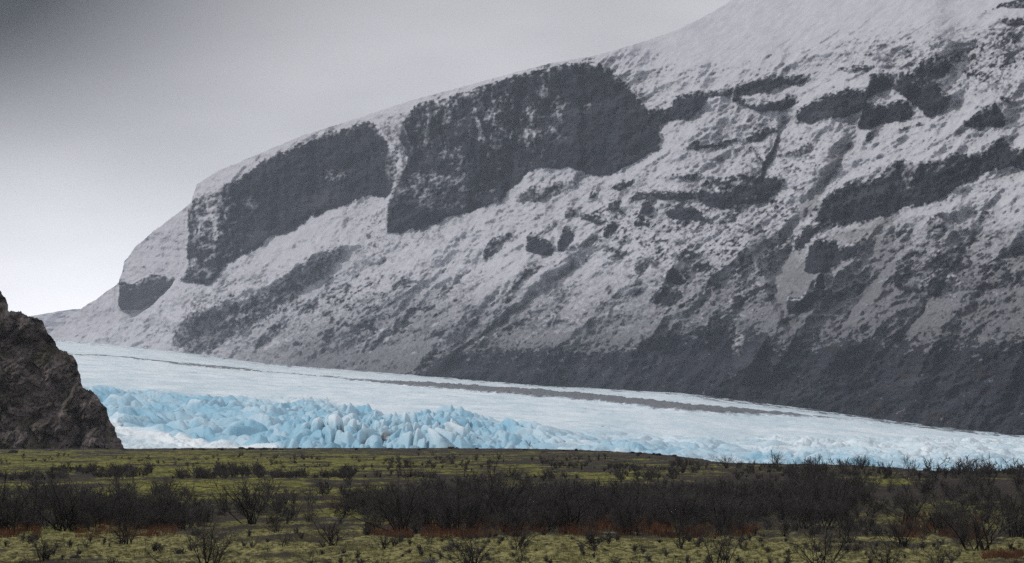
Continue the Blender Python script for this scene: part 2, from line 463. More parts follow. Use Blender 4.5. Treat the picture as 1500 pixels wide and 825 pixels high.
snow = snow - speck * (0.85 * sstep(fineN + 0.6 * mott, 0.02, 0.34) + 0.45 * sstep(fine2 + 0.4 * gully, 0.05, 0.4)) - 0.08 * speck
outc = 0.55 * fbm(along / 46, across / 13, 5, 181, 0.62) + 0.45 * fbm(wu / 30, wv / 20, 4, 191, 0.65)
ozone = np.clip(0.75 * zone(1330, 400, 230, 110) + 0.9 * zone(1060, 430, 150, 70) + 0.6 * zone(930, 340, 130, 60) + 0.7 * zone(480, 460, 220, 70) + 0.5 * zone(760, 440, 150, 70)
                + 0.75 * zone(1320, 100, 130, 50) + 0.9 * zone(1470, 90, 60, 70) + 0.75 * zone(1110, 190, 150, 60) + 0.6 * zone(1380, 230, 120, 60), 0, 1)
lines = sstep(fbm(along / 55, across / 4.5, 5, 201, 0.6) + 0.3 * mott, 0.20, 0.36)
lz = np.clip(0.9 * zone(1250, 180, 330, 120) + 0.7 * zone(1380, 380, 200, 110) + 0.6 * zone(560, 440, 260, 70) + 0.6 * zone(930, 340, 140, 70) + 0.5 * zone(1300, 60, 250, 50), 0, 1)
snow = snow - 0.55 * lz * lines * (1 - 0.7 * clean)
snow = snow - ozone * (1 - 0.75 * clean) * 0.75 * sstep(outc + 0.35 * edgeN, 0.10, 0.26)
snow = snow - 0.30 * sstep(fine2 + fineN, 0.55, 0.9) * sstep(VV, 40, 180)
ridgetop = 0.0
# snow catches on cliffs as thin ledges and streaks
strk = fbm(wu / 7, wv / 26, 4, 91, 0.6)
ledge = sstep(strk + 0.6 * fine2 + 0.35 * perlin(UU / 45, VV / 40, 95), 0.16, 0.5) * (0.12 + 0.7 * zone(700, 180, 110, 70) + .6 * zone(300, 320, 40, 70))
csn = np.cumsum(np.clip(1 - rock, 0, 1), 0)
def above(k):
    return (csn - np.vstack([np.zeros((k, csn.shape[1]), np.float32) , csn[:-k]])) / k
T = 1.0 * above(5) + 0.75 * above(13)
dust = np.clip(T, 0, 1) * sstep(0.8 * fineN + 1.2 * edgeN + 0.6 * fine2, -0.10, 0.28) * 0.95
dzone = np.clip(zone(310, 320, 40, 70) + 0.8 * zone(640, 280, 70, 25) + 0.9 * zone(800, 275, 60, 20) + 0.6 * zone(700, 170, 110, 40) + zone(380, 440, 140, 60) + 0.8 * zone(560, 490, 60, 30)
                + 0.7 * zone(1330, 250, 120, 16) + 0.6 * zone(1380, 100, 40, 30) + 0.6 * zone(1240, 110, 50, 14) + 0.9 * zone(1380, 410, 70, 40) + .7 * zone(720, 365, 30, 20), 0, 1)
dust = dust + 0.62 * dzone * sstep(fbm(along / 24, across / 9, 5, 221, 0.72), 0.0, 0.30)
snow = snow * (1 - rock) + rock * (dust * sstep(cover, 0.0, 0.4) + ledge * 0.75 * sstep(cover, 0.1, 0.6)) + patch * (0.8 + 2.2 * (fineN + 0.7 * strk + 0.5 * fine2)).clip(0) * np.clip(rock * 1.3, 0, 1)
snow = np.clip(snow, -0.15, 1.0)
scree = np.clip(sstep(-np.abs(UU - (1240 - (VV - 210) * 0.62)) , -13 - (VV - 200) * 0.04, -5) * sstep(VV, 190, 215) * (1 - sstep(VV, 300, 340)) * 0.8
                + 0.9 * zone(1245, 345, 24, 9) + 0.8 * zone(1165, 400, 30, 26) + 0.7 * zone(1285, 345, 26, 50) + .6 * zone(1110, 360, 16, 20)
                + 0.55 * (1 - cover), 0, 1)
snow = np.where(scree * (1 - rock) > 0.35, np.maximum(snow, 0.35 + 0.3 * cover * scree), snow)
warm = sstep(mott + 0.3 * gully, 0.0, 0.5) * sstep(VV, 380, 470) * sstep(UU, 1050, 1300)


def bil(fld, u, v):
    x = np.clip(u - GU0, 0, fld.shape[1] - 1.001); y = np.clip(v - GV0, 0, fld.shape[0] - 1.001)
    xi = x.astype(int); yi = y.astype(int); xf = x - xi; yf = y - yi
    return (fld[yi, xi] * (1 - xf) + fld[yi, xi + 1] * xf) * (1 - yf) + (fld[yi + 1, xi] * (1 - xf) + fld[yi + 1, xi + 1] * xf) * yf


# foot of the mountain and its distance (metres)
FOOT = [(-60, 500), (80, 500), (150, 505), (250, 515), (400, 535), (600, 550), (800, 567), (1000, 577), (1100, 590), (1200, 602), (1300, 617), (1400, 630), (1500, 640), (1640, 652)]
DFOOT = [(-60, 6900), (80, 6500), (300, 5900), (600, 5000), (1000, 4100), (1500, 3200), (1640, 3000)]
# steepness: horizontal run per metre of rise
cot = 1.25 + 0.25 * mott
cot = cot * (1 - np.clip(rock, 0, 1) * sstep(cover, -0.1, 0.5)) + 0.22 * rock * sstep(cover, -0.1, 0.5)
cot = cot + 1.2 * sstep(-(VV - lerp_pts([(-60, 260), (300, 250), (560, 160), (880, 85), (1000, 120), (1200, 95), (1400, 70), (1640, 10)], UU)), 0, 30)
cot = np.clip(blur(cot, 2.0, 0), 0.12, 3)
foot = lerp_pts(FOOT, UU[0]).astype(np.float32)
below = VV > foot[None, :] + 6
step = np.where(below, 0.0, cot / F)
lnD = np.zeros_like(step); cur = np.zeros(step.shape[1])
for i in range(step.shape[0] - 1, -1, -1):
    cur = cur + step[i]
    pc = np.pad(cur, 1, mode='edge')
    cur = 0.3 * (pc[:-2] + pc[2:]) + 0.4 * cur
    if i % 12 == 0:
        cur = 0.8 * cur + 0.2 * blur(cur[None], 14.0, 1)[0]
    lnD[i] = cur
DM = lerp_pts(DFOOT, UU[0])[None, :] * np.exp(lnD)
# relief in depth, metres
big = fbm(along / 210 + 3, across / 85, 3, 7, 0.45)
rel = 60 * big + 26 * fbm(along / 60, across / 30, 4, 15, 0.6, ridged=True) + 9 * fbm(wu / 22, wv / 15, 3, 25, 0.6, ridged=True)
rel = rel + (4.0 * fineN + 2.6 * fine2) * (0.4 + 0.8 * np.clip(speck + (1 - cover), 0, 1))
rel = rel + rock * cover.clip(0, 1) * (14 * fbm(wu / 16, wv / 60, 3, 45, 0.6, ridged=True) + 5 * fbm(wu / 40, wv / 9, 3, 55, 0.6))
RIDGES = [
    ([(1092,365),(1050,400),(1000,445),(950,490),(920,520)], 22, 48), ([(1092,365),(1115,400),(1135,450),(1150,490)], 16, 26),
    ([(1085,420),(1040,460),(1030,500)], 14, 22), ([(985,387),(960,440),(950,480)], 14, 20), ([(1204,398),(1165,445),(1120,500),(1090,540)], 20, 48),
    ([(1290,330),(1230,400),(1180,470),(1130,540)], 18, 30), ([(1400,300),(1330,370),(1270,450),(1220,530)], 24, 42),
    ([(1500,330),(1440,400),(1380,480),(1340,560)], 24, 42), ([(1560,420),(1500,500),(1470,580)], 20, 30), ([(590,165),(602,225),(580,290),(568,330)], 10, 26),
    ([(525,358),(460,374),(400,412),(330,440),(270,470)], 22, 48), ([(600,400),(540,450),(450,520)], 18, 30),
    ([(760,400),(680,460),(610,530)], 18, 34), ([(870,340),(800,400),(700,490),(640,540)], 16, 30), ([(940,400),(880,450),(800,520)], 16, 30),
    ([(1060,200),(1100,240),(1118,262)], 12, -14), ([(1150,180),(1130,225),(1118,262)], 9, -22), ([(560,380),(470,440),(380,510)], 14, -30),
    ([(700,390),(620,450),(540,520)], 14, -28), ([(840,390),(760,450),(680,510)], 14, -28), ([(1160,360),(1135,400),(1140,440),(1150,470)], 10, -28),
    ([(1245,210),(1200,290),(1150,350)], 13, -26), ([(960,330),(1010,390),(1055,425)], 10, -18), ([(1340,340),(1290,400),(1230,480)], 12, -26),
    ([(1440,330),(1390,400),(1320,500)], 12, -26), ([(1270,130),(1300,100),(1330,130)], 8, 12), ([(1300,60),(1260,100),(1200,140)], 14, 14),
    ([(1430,150),(1400,200),(1340,250)], 12, 16), ([(700,128),(690,200),(680,300)], 9, 16), ([(770,105),(760,180),(745,280)], 9, -14), ([(840,95),(850,170),(845,240)], 10, 16),
    ([(400,227),(395,290),(385,350)], 9, 14), ([(460,200),(465,260),(470,310)], 9, -12), ([(330,265),(320,330),(310,400)], 9, 16)]
bu = UU + 9 * fbm(UU / 30, VV / 30, 3, 161); bv = VV + 9 * fbm(UU / 30, VV / 30, 3, 171)
for pl, wd_, hh_ in RIDGES:
    dmin = np.full(UU.shape, 1e9, np.float32)
    for (x0, y0), (x1, y1) in zip(pl[:-1], pl[1:]):
        tt = np.clip(((bu - x0) * (x1 - x0) + (bv - y0) * (y1 - y0)) / ((x1 - x0) ** 2 + (y1 - y0) ** 2), 0, 1)
        dmin = np.minimum(dmin, np.hypot(bu - x0 - tt * (x1 - x0), bv - y0 - tt * (y1 - y0)))
    rel = rel + 1.7 * hh_ * np.exp(-dmin / wd_)
upper = sstep(-(VV - lerp_pts([(-60, 250), (560, 140), (880, 75), (1000, 110), (1200, 85), (1400, 60), (1640, 0)], UU)), 0, 40)
rel = rel * (1 - 0.75 * upper)
DM = DM - rel


def relief_sheet(name, us, sil, foot_pts, DF, nrow, nback, mat, attr_fields, jag=1.5, backrun=900.0, seed=1, backdrop=0.0):
    """a mountain face as a sheet from foot to skyline, then over the top and down the far side"""
    nc = len(us)
    f0 = lerp_pts(foot_pts, us) + 5
    s0 = lerp_pts(sil, us)
    s0 = s0 + jag * fbm(us / 12, us * 0, 6, seed + 100, 0.72)
    s0 = np.minimum(s0, f0 - 1)
    t = np.linspace(0, 1, nrow)[:, None]
    V = np.clip(f0.max() + (s0.min() - f0.max()) * t, s0[None], f0[None])
    U = np.repeat(us[None], nrow, 0)
    D = DF(U, V)
    U2 = U + jag * 0.9 * fbm(V / 14, U / 90, 4, seed + 50, 0.6) 
    A = {k: bil(fl, U2, V) for k, fl in attr_fields.items()}
    tb = (np.arange(1, nback + 1) / nback)[:, None]
    Db = D[-1][None] + backrun * tb ** 1.3
    ang = (HV - V[-1])[None] / F
    zb = CAMZ + D[-1][None] * ang + (0.16 * (Db - D[-1][None]) * ang) - backdrop * tb ** 2 - 2.0 * tb
    X_ = (U2 - CU) / F * D
    Z_ = CAMZ + (HV - V) / F * D
    Xb = (U2[-1][None] - CU) / F * Db
    P = np.stack([np.vstack([X_, Xb]), np.vstack([D, Db]), np.vstack([Z_, zb])], -1).reshape(-1, 3)
    At = {k: np.vstack([a, np.repeat(a[-1][None], nback, 0)]) for k, a in A.items()}
    return mesh_obj(name, P, grid_faces(nrow + nback, nc), mat, At)


SIL = [(60, 505), (80, 500), (100, 495), (150, 481), (200, 463), (225, 446), (248, 422), (262, 402), (272, 388), (276, 372), (277, 330), (279, 300), (288, 270), (320, 250), (380, 225), (440, 200), (540, 168), (610, 145), (700, 121), (800, 94), (870, 82), (930, 65), (990, 45), (1040, 20), (1075, -2), (1130, -40), (1250, -62), (1640, -75)]
us = np.concatenate([np.arange(60, 260, 1.3), np.arange(260, 292, 0.7), np.arange(292, 1630, 1.35)])
mt = relief_sheet('mountain', us, SIL, FOOT, lambda u, v: bil(DM, u, v), 540, 14, M_MT, {'snow': snow, 'warm': warm, 'scree': scree}, 2.6, 1500)
prop(mt, 'broad snow dusted mountain of dark basalt cliffs above the glacier', 'mountain', kind='structure')

SIL2 = [(40, 515), (60, 497), (80, 482), (110, 458), (130, 445), (160, 425), (174, 414), (178, 400), (182, 384), (200, 360), (230, 335), (262, 312), (290, 287), (330, 265), (380, 262)]
def D_spur(u, v):
    f_ = lerp_pts(FOOT, u)
    return 7300 - 2.4 * (u - 180) + (f_ - v) / F * 7300 * 1.1 - 30 * fbm(u / 60, v / 40, 3, 200, 0.5) - 9 * fbm(u / 16, v / 11, 3, 210, 0.6, ridged=True) - 45 * bil(rock, u, v) - 3.5 * bil(fineN, u, v)
us = np.arange(40, 330, 1.2)
sp = relief_sheet('mountain_spur', us, SIL2, FOOT, D_spur, 190, 10, M_MT, {'snow': np.clip(snow * 1.0 + 0.12 * (1 - rock), 0, 1), 'warm': warm * 0, 'scree': scree * 0}, 3.2, 1200, 2)
prop(sp, 'lower snowy spur with one dark cliff, behind the left end of the mountain', 'mountain spur', kind='structure')

SIL3 = [(-200, 470), (-60, 466), (0, 470), (40, 464), (80, 457), (105, 453), (140, 452), (180, 452), (230, 470), (260, 480)]
def D_far(u, v):
    return 12500 + (520 - v) / F * 12500 * 1.0 - 60 * fbm(u / 50, v / 20, 4, 300, 0.6)
us = np.arange(-200, 260, 2.0)
fr = relief_sheet('distant_ridge', us, SIL3, [(-200, 515), (300, 515)], D_far, 70, 8, M_MT,
                  {'snow': np.clip(1.0 - 0.35 * sstep(fineN + mott, 0.3, 0.7), 0, 1), 'warm': warm * 0, 'scree': scree * 0}, 1.2, 900, 3)
prop(fr, 'faint white ridge far beyond the head of the glacier', 'ridge', kind='structure')

# ------------------------------------------------------------------ the dark crag on the left
SILC = [(-200, 250), (-120, 330), (-60, 385), (-20, 408), (0, 428), (8, 436), (12, 455), (30, 457), (36, 460), (60, 468), (70, 485), (78, 500), (85, 510), (105, 521), (112, 535), (117, 552), (121, 568), (136, 573), (148, 588), (153, 597), (163, 622), (174, 641), (182, 657), (190, 672)]
def D_crag(u, v):
    h = 672 - v
    wx = u + 7 * fbm(u / 30, v / 30, 3, 430); wy = v + 7 * fbm(u / 30, v / 30, 3, 431)
    a1, a2, i1 = worley((wx + 0.5 * wy) / 30, (wy - 0.3 * wx) / 44, 21)
    b1, b2, i2 = worley((wx + 0.4 * wy) / 11, (wy - 0.3 * wx) / 15, 22)
    q = 5 * sstep(a2 - a1, 0, 0.7) * i1 + 1.6 * sstep(b2 - b1, 0, 0.5) * i2 + 6 * (1 - a1) * (i1 - 0.5)
    return 960 + h / F * 960 * 0.75 - 9 * fbm(u / 75, v / 95, 3, 400, 0.5) - q - 2.0 * fbm(u / 9, v / 8, 4, 420, 0.7, ridged=True) * 0.7
us = np.concatenate([np.arange(-200, -10, 1.2), np.arange(-10, 190, 0.55)])
cr = relief_sheet('rocky_crag', us, SILC, [(-200, 672), (200, 672)], D_crag, 330, 24, M_CRAG, {}, 7.0, 120, 4, 30)
prop(cr, 'dark craggy rock slope rising at the left beside the glacier', 'crag', kind='structure')

# ------------------------------------------------------------------ the glacier
NR = 760
us = np.concatenate([np.arange(40, 110, 3.0), np.arange(110, 1560, 1.3), np.arange(1560, 1640, 3.0)])
s = np.linspace(0, 1, NR)[:, None]
Dn = 1150.0
Df = lerp_pts(DFOOT, us)[None] + 130
D = Dn + (Df - Dn) * (np.exp(2.1 * s) - 1) / (math.exp(2.1) - 1)
vnear = lerp_pts([(-60, 668), (700, 668), (850, 672), (1000, 682), (1100, 693), (1300, 697), (1640, 705)], us)[None]
vfar = lerp_pts(FOOT, us)[None] - 1
zn = (HV - vnear) / F * Dn; zf = (HV - vfar) / F * (Df - 130)
z = zn + (zf - zn) * (D - Dn) / (Df - 130 - Dn)
U = np.repeat(us[None], NR, 0)
V = HV - z / D * F                             # where the smooth surface would appear
Xw = (U - CU) / F * D
Xw0, Yw0 = Xw.copy(), D.copy()
top = lerp_pts([(0, 560), (130, 565), (200, 570), (300, 580), (400, 590), (500, 598), (560, 608), (650, 606), (700, 616), (750, 624), (850, 631), (960, 642), (1060, 655), (1150, 668), (1640, 690)], U)
bot = lerp_pts([(0, 606), (130, 612), (180, 632), (250, 646), (330, 654), (400, 664), (440, 690), (1640, 720)], U)
wob = 5 * fbm(Xw / 60, D / 120, 3, 500)
band = sstep(V + wob, top - 3, top + 9) * (1 - sstep(V + wob, bot - 9, bot + 4))
bandR = sstep(U, 1020, 1140) * sstep(V, 636, 652)
bandF = sstep(U, 820, 960) * sstep(V + wob, top - 16, top)
# crevassed ice: rounded blocks split by sharp valleys, with tilted fins in the middle
xr = Xw + 10 * perlin(Xw / 30, D / 60, 510); yr = D + 22 * perlin(Xw / 34, D / 50, 520)
c30, s30 = math.cos(R(28)), math.sin(R(28))
xa = xr * c30 + yr * s30; ya = -xr * s30 + yr * c30
bil1 = np.abs(perlin(xa / 15, ya / 40, 530)) + 0.0
bil2 = np.abs(perlin(xa / 8, ya / 17, 540))
bil3 = np.abs(perlin(xr / 4, yr / 8, 545))
fin = 1 - np.abs(((Xw + 0.12 * D + 9 * perlin(xr / 40, yr / 40, 550)) / 5.5) % 2 - 1)
finz = np.exp(-((U - 640) / 85) ** 2 - ((V - 648) / 22) ** 2) + 0.8 * np.exp(-((U - 500) / 70) ** 2 - ((V - 640) / 20) ** 2)
finz = np.clip(finz * 1.1 + 0.35 * np.exp(-((U - 560) / 130) ** 2), 0, 1)
f1, f2, idn = worley(xa / 13.0, ya / 24.0, 3)
g1, g2, idm = worley((xr + .4 * yr) / 5.5, yr / 10.0, 9)
dome = sstep(f2 - f1, 0.0, 0.26) ** 0.8 * (0.55 + 0.45 * idn) * (1 - 0.30 * f1)
dome2 = sstep(g2 - g1, 0.0, 0.5) * (0.5 + 0.5 * idm)
swell = perlin(Xw / 45, D / 95, 533)
leftz = 1 - sstep(U, 330, 520); rightz = sstep(U, 720, 820)
sw2 = 1 - np.abs(perlin((xr + 0.55 * yr) / 17, (yr - 0.2 * xr) / 60, 536)) * 2.2
sw2 = 1.4 * np.abs(perlin((xr + 0.55 * yr) / 14, (yr - 0.2 * xr) / 46, 537)) ** 0.7 * 1.6 - 0.4
h1 = (6.5 - 3.2 * leftz - 2.0 * rightz) * dome + (2.4 - 0.9 * leftz - 1.2 * rightz) * dome2 + 5.0 * swell + 6.0 * sw2 * leftz + 3 * sw2 * rightz + 3.0 * sw2 * (1 - leftz - rightz).clip(0) + 0.7 * bil3

h2 = 17 * (0.35 + 0.65 * fin ** 0.8) * (0.15 + 0.85 * sstep(f2 - f1, 0.0, 0.22)) * (0.65 + 0.35 * idn) + 2.5 * dome2 + 1.0 * bil3
p1, p2, idp = worley((Xw + 3 * perlin(Xw / 9, D / 20, 568)) / 8.5, (D + 8 * perlin(Xw / 12, D / 30, 569)) / 24.0, 15)
prism = sstep(p2 - p1, 0.0, 0.22)
saw = ((yr + 0.2 * xr + 13 * fin + 12 * perlin(Xw / 30, D / 90, 565)) / 48.0) % 1.0
wall = sstep(saw, 0.0, 0.09) * (1 - saw) ** 0.7
h2 = 4 * swell + 3.5 * sw2 + 11.0 * prism * (0.55 + 0.45 * idp) * (0.55 + 0.45 * sstep(saw, 0.0, 0.12) * (1 - saw) ** 0.6) * (0.8 + 0.2 * fin) + 1.2 * dome2
hb = h1 * (1 - finz) + h2 * finz
hb = blur(blur(hb, 0.75, 1), 0.8, 0)
amp = band * lerp_pts([(0, 0.55), (150, 0.7), (300, 0.85), (500, 1.1), (650, 1.15), (720, 1.0), (820, 0.8), (1000, 0.7), (1200, 0.4), (1640, 0.3)], U)
amp = amp + 0.75 * bandF * np.clip(1 - amp, 0, 1) * 0.6
hR = 6.0 * np.abs(perlin(xa / 13, ya / 30, 570)) + 3.0 * bil2 + 1.4 * bil3
sm = 2.6 * fbm(Xw / 70, D / 60, 4, 580, 0.55) + 1.0 * fbm(Xw / 18, D / 22, 3, 590, 0.6)
zz = z + sm + amp * (hb - 4.5) + (1 - band) * (V > 585) * (U < 480) * (2.2 * bil2 + 1.2 * bil3 + 2.0 * bil1) + bandR * (1 - np.clip(amp, 0, 1)) * (hR - 2)
# medial moraine: a dark stripe of rubble riding the ice, plus a thin upper stripe and the dirty margin
MOR = [(60, 513), (100, 518), (180, 523), (250, 531), (330, 539), (400, 545), (480, 552), (540, 558), (600, 564), (700, 571), (800, 579), (900, 588), (1000, 599), (1060, 604), (1130, 608), (1200, 613), (1300, 621)]
mw = lerp_pts([(60, 1.0), (150, 1.6), (300, 2.4), (420, 1.8), (520, 1.4), (580, 3.2), (700, 4.2), (850, 5.6), (960, 5.6), (1050, 4.5), (1120, 3), (1200, 1.6), (1300, 0.8)], U)
ma = lerp_pts([(60, .75), (150, .85), (380, .9), (440, .7), (520, .65), (600, 1), (1050, 1), (1120, .8), (1180, .6), (1280, .3), (1330, 0)], U)
dm = np.abs(V - lerp_pts(MOR, U) + 1.8 * fbm(Xw / 120, D / 300, 4, 600)) + 4.5 * np.abs(fbm(Xw / 22, D / 80, 4, 605, 0.65))
mor = ma * (1 - sstep(dm, mw * 0.55, mw * 1.25)) 
zz = zz + 5 * mor * sstep(U, 500, 650) * (0.7 + 0.5 * fbm(Xw / 12, D / 20, 3, 610))
mar = 0.8 * (1 - sstep(V - lerp_pts(FOOT, U), 1.5, 8)) * sstep(U, 930, 1060) * sstep(fbm(Xw / 30, D / 90, 4, 620, 0.6), -0.25, 0.25)
mar2 = 0.7 * (1 - sstep(V - lerp_pts(FOOT, U), 0.5, 3.5)) * sstep(fbm(Xw / 20, D / 60, 4, 625, 0.6), -0.1, 0.3)
thin = 0.60 * sstep(fbm(Xw / 60, D / 200, 5, 630, 0.75), 0.10, 0.5) * (1 - np.clip(band, 0, 1)) * 0.7
thin2 = 0.5 * sstep(fbm(Xw / 8, D / 14, 3, 640, 0.6), 0.30, 0.6)
creva = np.clip(1 - bil1 * 2.4, 0, 1)
dirt_and_dark = 0.42 * band * (1 - finz) * (1 - sstep(f2 - f1, 0.0, 0.10)) + 0.55 * band * finz * (1 - sstep(p2 - p1, 0.02, 0.14)) + mor + mar + mar2 + thin + thin2 * (0.65 + 0.3 * band * (V > 590)) * 0.75 + finz * band * 0.45 * sstep(idp, 0.55, 0.95) * sstep(1 - fin, 0.2, 0.95) + 0.35 * band * sstep(fbm(Xw / 25, D / 40, 3, 650), 0.2, 0.6)  # rubble and dirt streaks, plus darker cracks between blocks and darker fin folds
hn = np.clip(hb / 17, 0, 1)
blue = band * (1.0 - 0.55 * sstep(hn, 0.45, 0.95)) * (0.75 + 0.7 * fbm(Xw / 30, D / 55, 3, 660)) + 0.35 * bandR * sstep(1 - hR / 6, 0.3, 0.9) + 0.25 * bandF * (1 - band) - 0.30 * band * rightz
blue = blue + 0.13 * sstep(V, 545, 600)
blue = np.clip(blue, 0, 1)
crust = np.clip(band * sstep(hn, 0.62, 0.95) * 0.6 + 0.35 * (1 - band) * sstep(fbm(Xw / 40, D / 160, 3, 670), 0, 0.4) + 0.6 * (1 - sstep(np.abs(V - bot - 4), 2, 14)) * (U < 480), 0, 1)
P = np.stack([Xw, D, CAMZ + zz], -1)
skirt = P[:1].copy(); skirt[..., 2] = -45; skirt[..., 1] -= 10
P = np.concatenate([skirt, P], 0).reshape(-1, 3)
ext = lambda a: np.concatenate([a[:1], a], 0)
gl = mesh_obj('glacier', P, grid_faces(NR + 1, len(us)), M_ICE, {'blue': ext(blue), 'dirt_and_dark': ext(np.clip(dirt_and_dark, 0, 1)), 'crust': ext(crust)})
prop(gl, 'pale blue crevassed glacier tongue with a dark stripe of rubble', 'glacier', kind='structure')

# ------------------------------------------------------------------ the ground: a mossy plain that ends in a low crest
EDGE = [(-400, 658), (180, 657.5), (400, 656.5), (560, 656.5), (760, 657), (850, 659), (950, 664), (1000, 669), (1060, 678), (1120, 680), (1250, 682), (1350, 688), (1420, 690), (1500, 689), (1900, 690)]


def gnoise(x, y):
    far = sstep(y, 200, 600)
    return (0.16 * perlin(x / 22, y / 34, 700) + 0.10 * fbm(x / 7, y / 9, 2, 710)) * (1 - 0.2 * far)


def ground_z(x, y):
    x = np.asarray(x, float); y = np.asarray(y, float)
    yy = np.maximum(y, 30)
    u = CU + x / yy * F
    de = CAMZ * F / (lerp_pts(EDGE, u) - HV)
    de = de - 6
    drop = np.where(y > de, 0.09 * (y - de) ** 1.0 * sstep(y - de, -1, 60), 0)
    return gnoise(x, y) - np.minimum(drop, 31)


colt = np.concatenate([np.linspace(-3, -0.26, 60)[:-1], np.arange(-0.26, 0.26, 0.00047), np.linspace(0.26, 3, 60)])
AP = 60.0
r0 = np.linspace(-55, 40, 30)[:-1]
rr = [40.0]
while rr[-1] < 900:
    rr.append(rr[-1] + 0.10 * (rr[-1] / 60) ** 1.55)
rr = np.array(rr)
r2 = np.geomspace(901, 14000, 60)
rows = np.concatenate([r0, rr, r2])
print('ground grid', len(rows), len(colt))
Yg = np.repeat(rows[:, None], len(colt), 1)
# the fan of columns is centred behind the camera so the sheet also lies under and behind it
Xg = colt[None, :] * np.where(Yg > 40, Yg + (AP - 0) * np.clip(1 - (Yg - 40) / 400, 0, 1), Yg + AP)
Zg = ground_z(Xg, Yg)
near = sstep(-Yg, -260, -60)
inview = (Yg > 40) & (Yg < 900)
hum = fbm(Xg / 1.5, Yg / 2.0, 3, 720, 0.6) * 0.15 + fbm(Xg / 0.32, Yg / 0.6, 2, 730, 0.7) * 0.06
Zg = Zg + np.where(inview, hum + 0.10 * sstep(Yg, 150, 400) * fbm(Xg / 3, Yg / 8, 3, 740, 0.6), 0)
Vg = HV + F * CAMZ / np.maximum(Yg, 30)
Ug = CU + Xg / np.maximum(Yg, 30) * F
pt = fbm(Xg / 9, Yg / 22, 4, 750, 0.6)
dry = sstep(Vg + 30 * pt, 735, 790)
heath = 0.50 + 0.75 * pt
def gz(cu, cv, ru, rv, a):
    return a * np.exp(-((Ug - cu) / ru) ** 2 - ((Vg - cv) / rv) ** 2)
heath = heath + gz(850, 740, 330, 38, .45) + gz(1330, 715, 250, 26, .5) + gz(200, 697, 330, 9, .25) + gz(150, 750, 220, 18, .3) + gz(1000, 668, 260, 14, .22) + gz(620, 661, 260, 5, .15)
heath = heath - gz(280, 685, 330, 14, .28) - gz(330, 715, 170, 10, .3) - gz(700, 815, 1600, 26, .24) + 0.35 * fbm(Xg / 2.2, Yg / 4, 3, 760, 0.6) - gz(1300, 708, 60, 6, .9) - gz(1400, 755, 110, 14, .35) - gz(900, 700, 60, 8, .35) - gz(470, 745, 110, 16, .25)
heath = heath + 0.3 * sstep(-(Vg - lerp_pts(EDGE, Ug)), -3.5, 0)
gr = mesh_obj('ground', np.stack([Xg, Yg, Zg], -1).reshape(-1, 3), grid_faces(len(rows), len(colt)), M_GROUND, {'dry': dry, 'heath': heath})
prop(gr, 'flat heath of yellow green moss and dry grass running to a low crest', 'ground', kind='structure')

# ------------------------------------------------------------------ shrubs
def grow_shrub(r, h, spread, nstem, ntw, twig_r, lvl=2, lean=0.0):
    """returns segments [x0,y0,z0,x1,y1,z1,r0,r1] for stems and twigs"""
    stems, twigs = [], []

    def path(p, d, L, n, rad, out, wig, up, tip=0.35):
        pts = [p.copy()]
        for k in range(n):
            d = d + r.normal(0, wig, 3) + np.array([0, 0, up])
            d /= np.linalg.norm(d)
            q = p + d * L / n
            ra = rad * (1 - (1 - tip) * k / n); rb = rad * (1 - (1 - tip) * (k + 1) / n)
            out.append(np.concatenate([p, q, [ra, rb]])); p = q; pts.append(p.copy())
        return pts, d
    for i in range(nstem):
        a = r.uniform(0, 2 * math.pi); t = abs(r.normal(0, 1)) * spread
        d = np.array([math.cos(a) * math.sin(t) + lean, math.sin(a) * math.sin(t), math.cos(t)])
        L = h * r.uniform(0.6, 1.0) / max(math.cos(t * 0.7), 0.5)
        base = np.array([r.normal(0, 0.06 * h), r.normal(0, 0.06 * h), -0.05])
        rad = 0.013 * h ** 0.8 * r.uniform(0.7, 1.3)
        pts, dd = path(base, d, L, 5, rad, stems, 0.16, 0.05)
        for b in range(ntw):
            k = r.integers(1, 5); f = r.uniform(0, 1)
            p = pts[k] * (1 - f) + pts[k + 1] * f
            dv = (pts[k + 1] - pts[k]); dv /= np.linalg.norm(dv)
            d2 = dv * 0.75 + r.normal(0, 0.55, 3); d2[2] = abs(d2[2]) * 0.8 + 0.15; d2 /= np.linalg.norm(d2)
            L2 = h * r.uniform(0.15, 0.38) * (1.15 - 0.5 * k / 5)
            pp, _ = path(p, d2, L2, 3, twig_r * 1.5, stems if b % 6 == 0 else twigs, 0.22, 0.08, 0.5)
            if lvl > 1:
                for c in range(3):
                    q = pp[r.integers(1, 4)]
                    d3 = d2 + r.normal(0, 0.5, 3); d3 /= np.linalg.norm(d3)
                    path(q, d3, L2 * r.uniform(0.35, 0.7), 2, twig_r, twigs, 0.2, 0.06, 0.5)
    return np.array(stems), np.array(twigs)


def tubes(seg):
    """three sided tapered tubes from segments, vectorised"""
    p0, p1 = seg[:, :3], seg[:, 3:6]; r0, r1 = seg[:, 6:7], seg[:, 7:8]
    d = p1 - p0; d = d / (np.linalg.norm(d, axis=1, keepdims=True) + 1e-9)
    ref = np.where(np.abs(d[:, 2:3]) > 0.9, np.array([[1.0, 0, 0]]), np.array([[0, 0, 1.0]]))
    a = np.cross(d, ref); a /= np.linalg.norm(a, axis=1, keepdims=True) + 1e-9
    b = np.cross(d, a); vs = []
    for P_, r_ in ((p0, r0), (p1 + d * r1, r1)):
        for k in range(3):
            th = 2 * math.pi * k / 3
            vs.append(P_ + r_ * (math.cos(th) * a + math.sin(th) * b))
    v = np.stack(vs, 1).reshape(-1, 3)
    o = (np.arange(len(seg)) * 6)[:, None, None]
    f = np.array([[0, 1, 4, 3], [1, 2, 5, 4], [2, 0, 3, 5]])[None] + o
    return v, f.reshape(-1, 4)


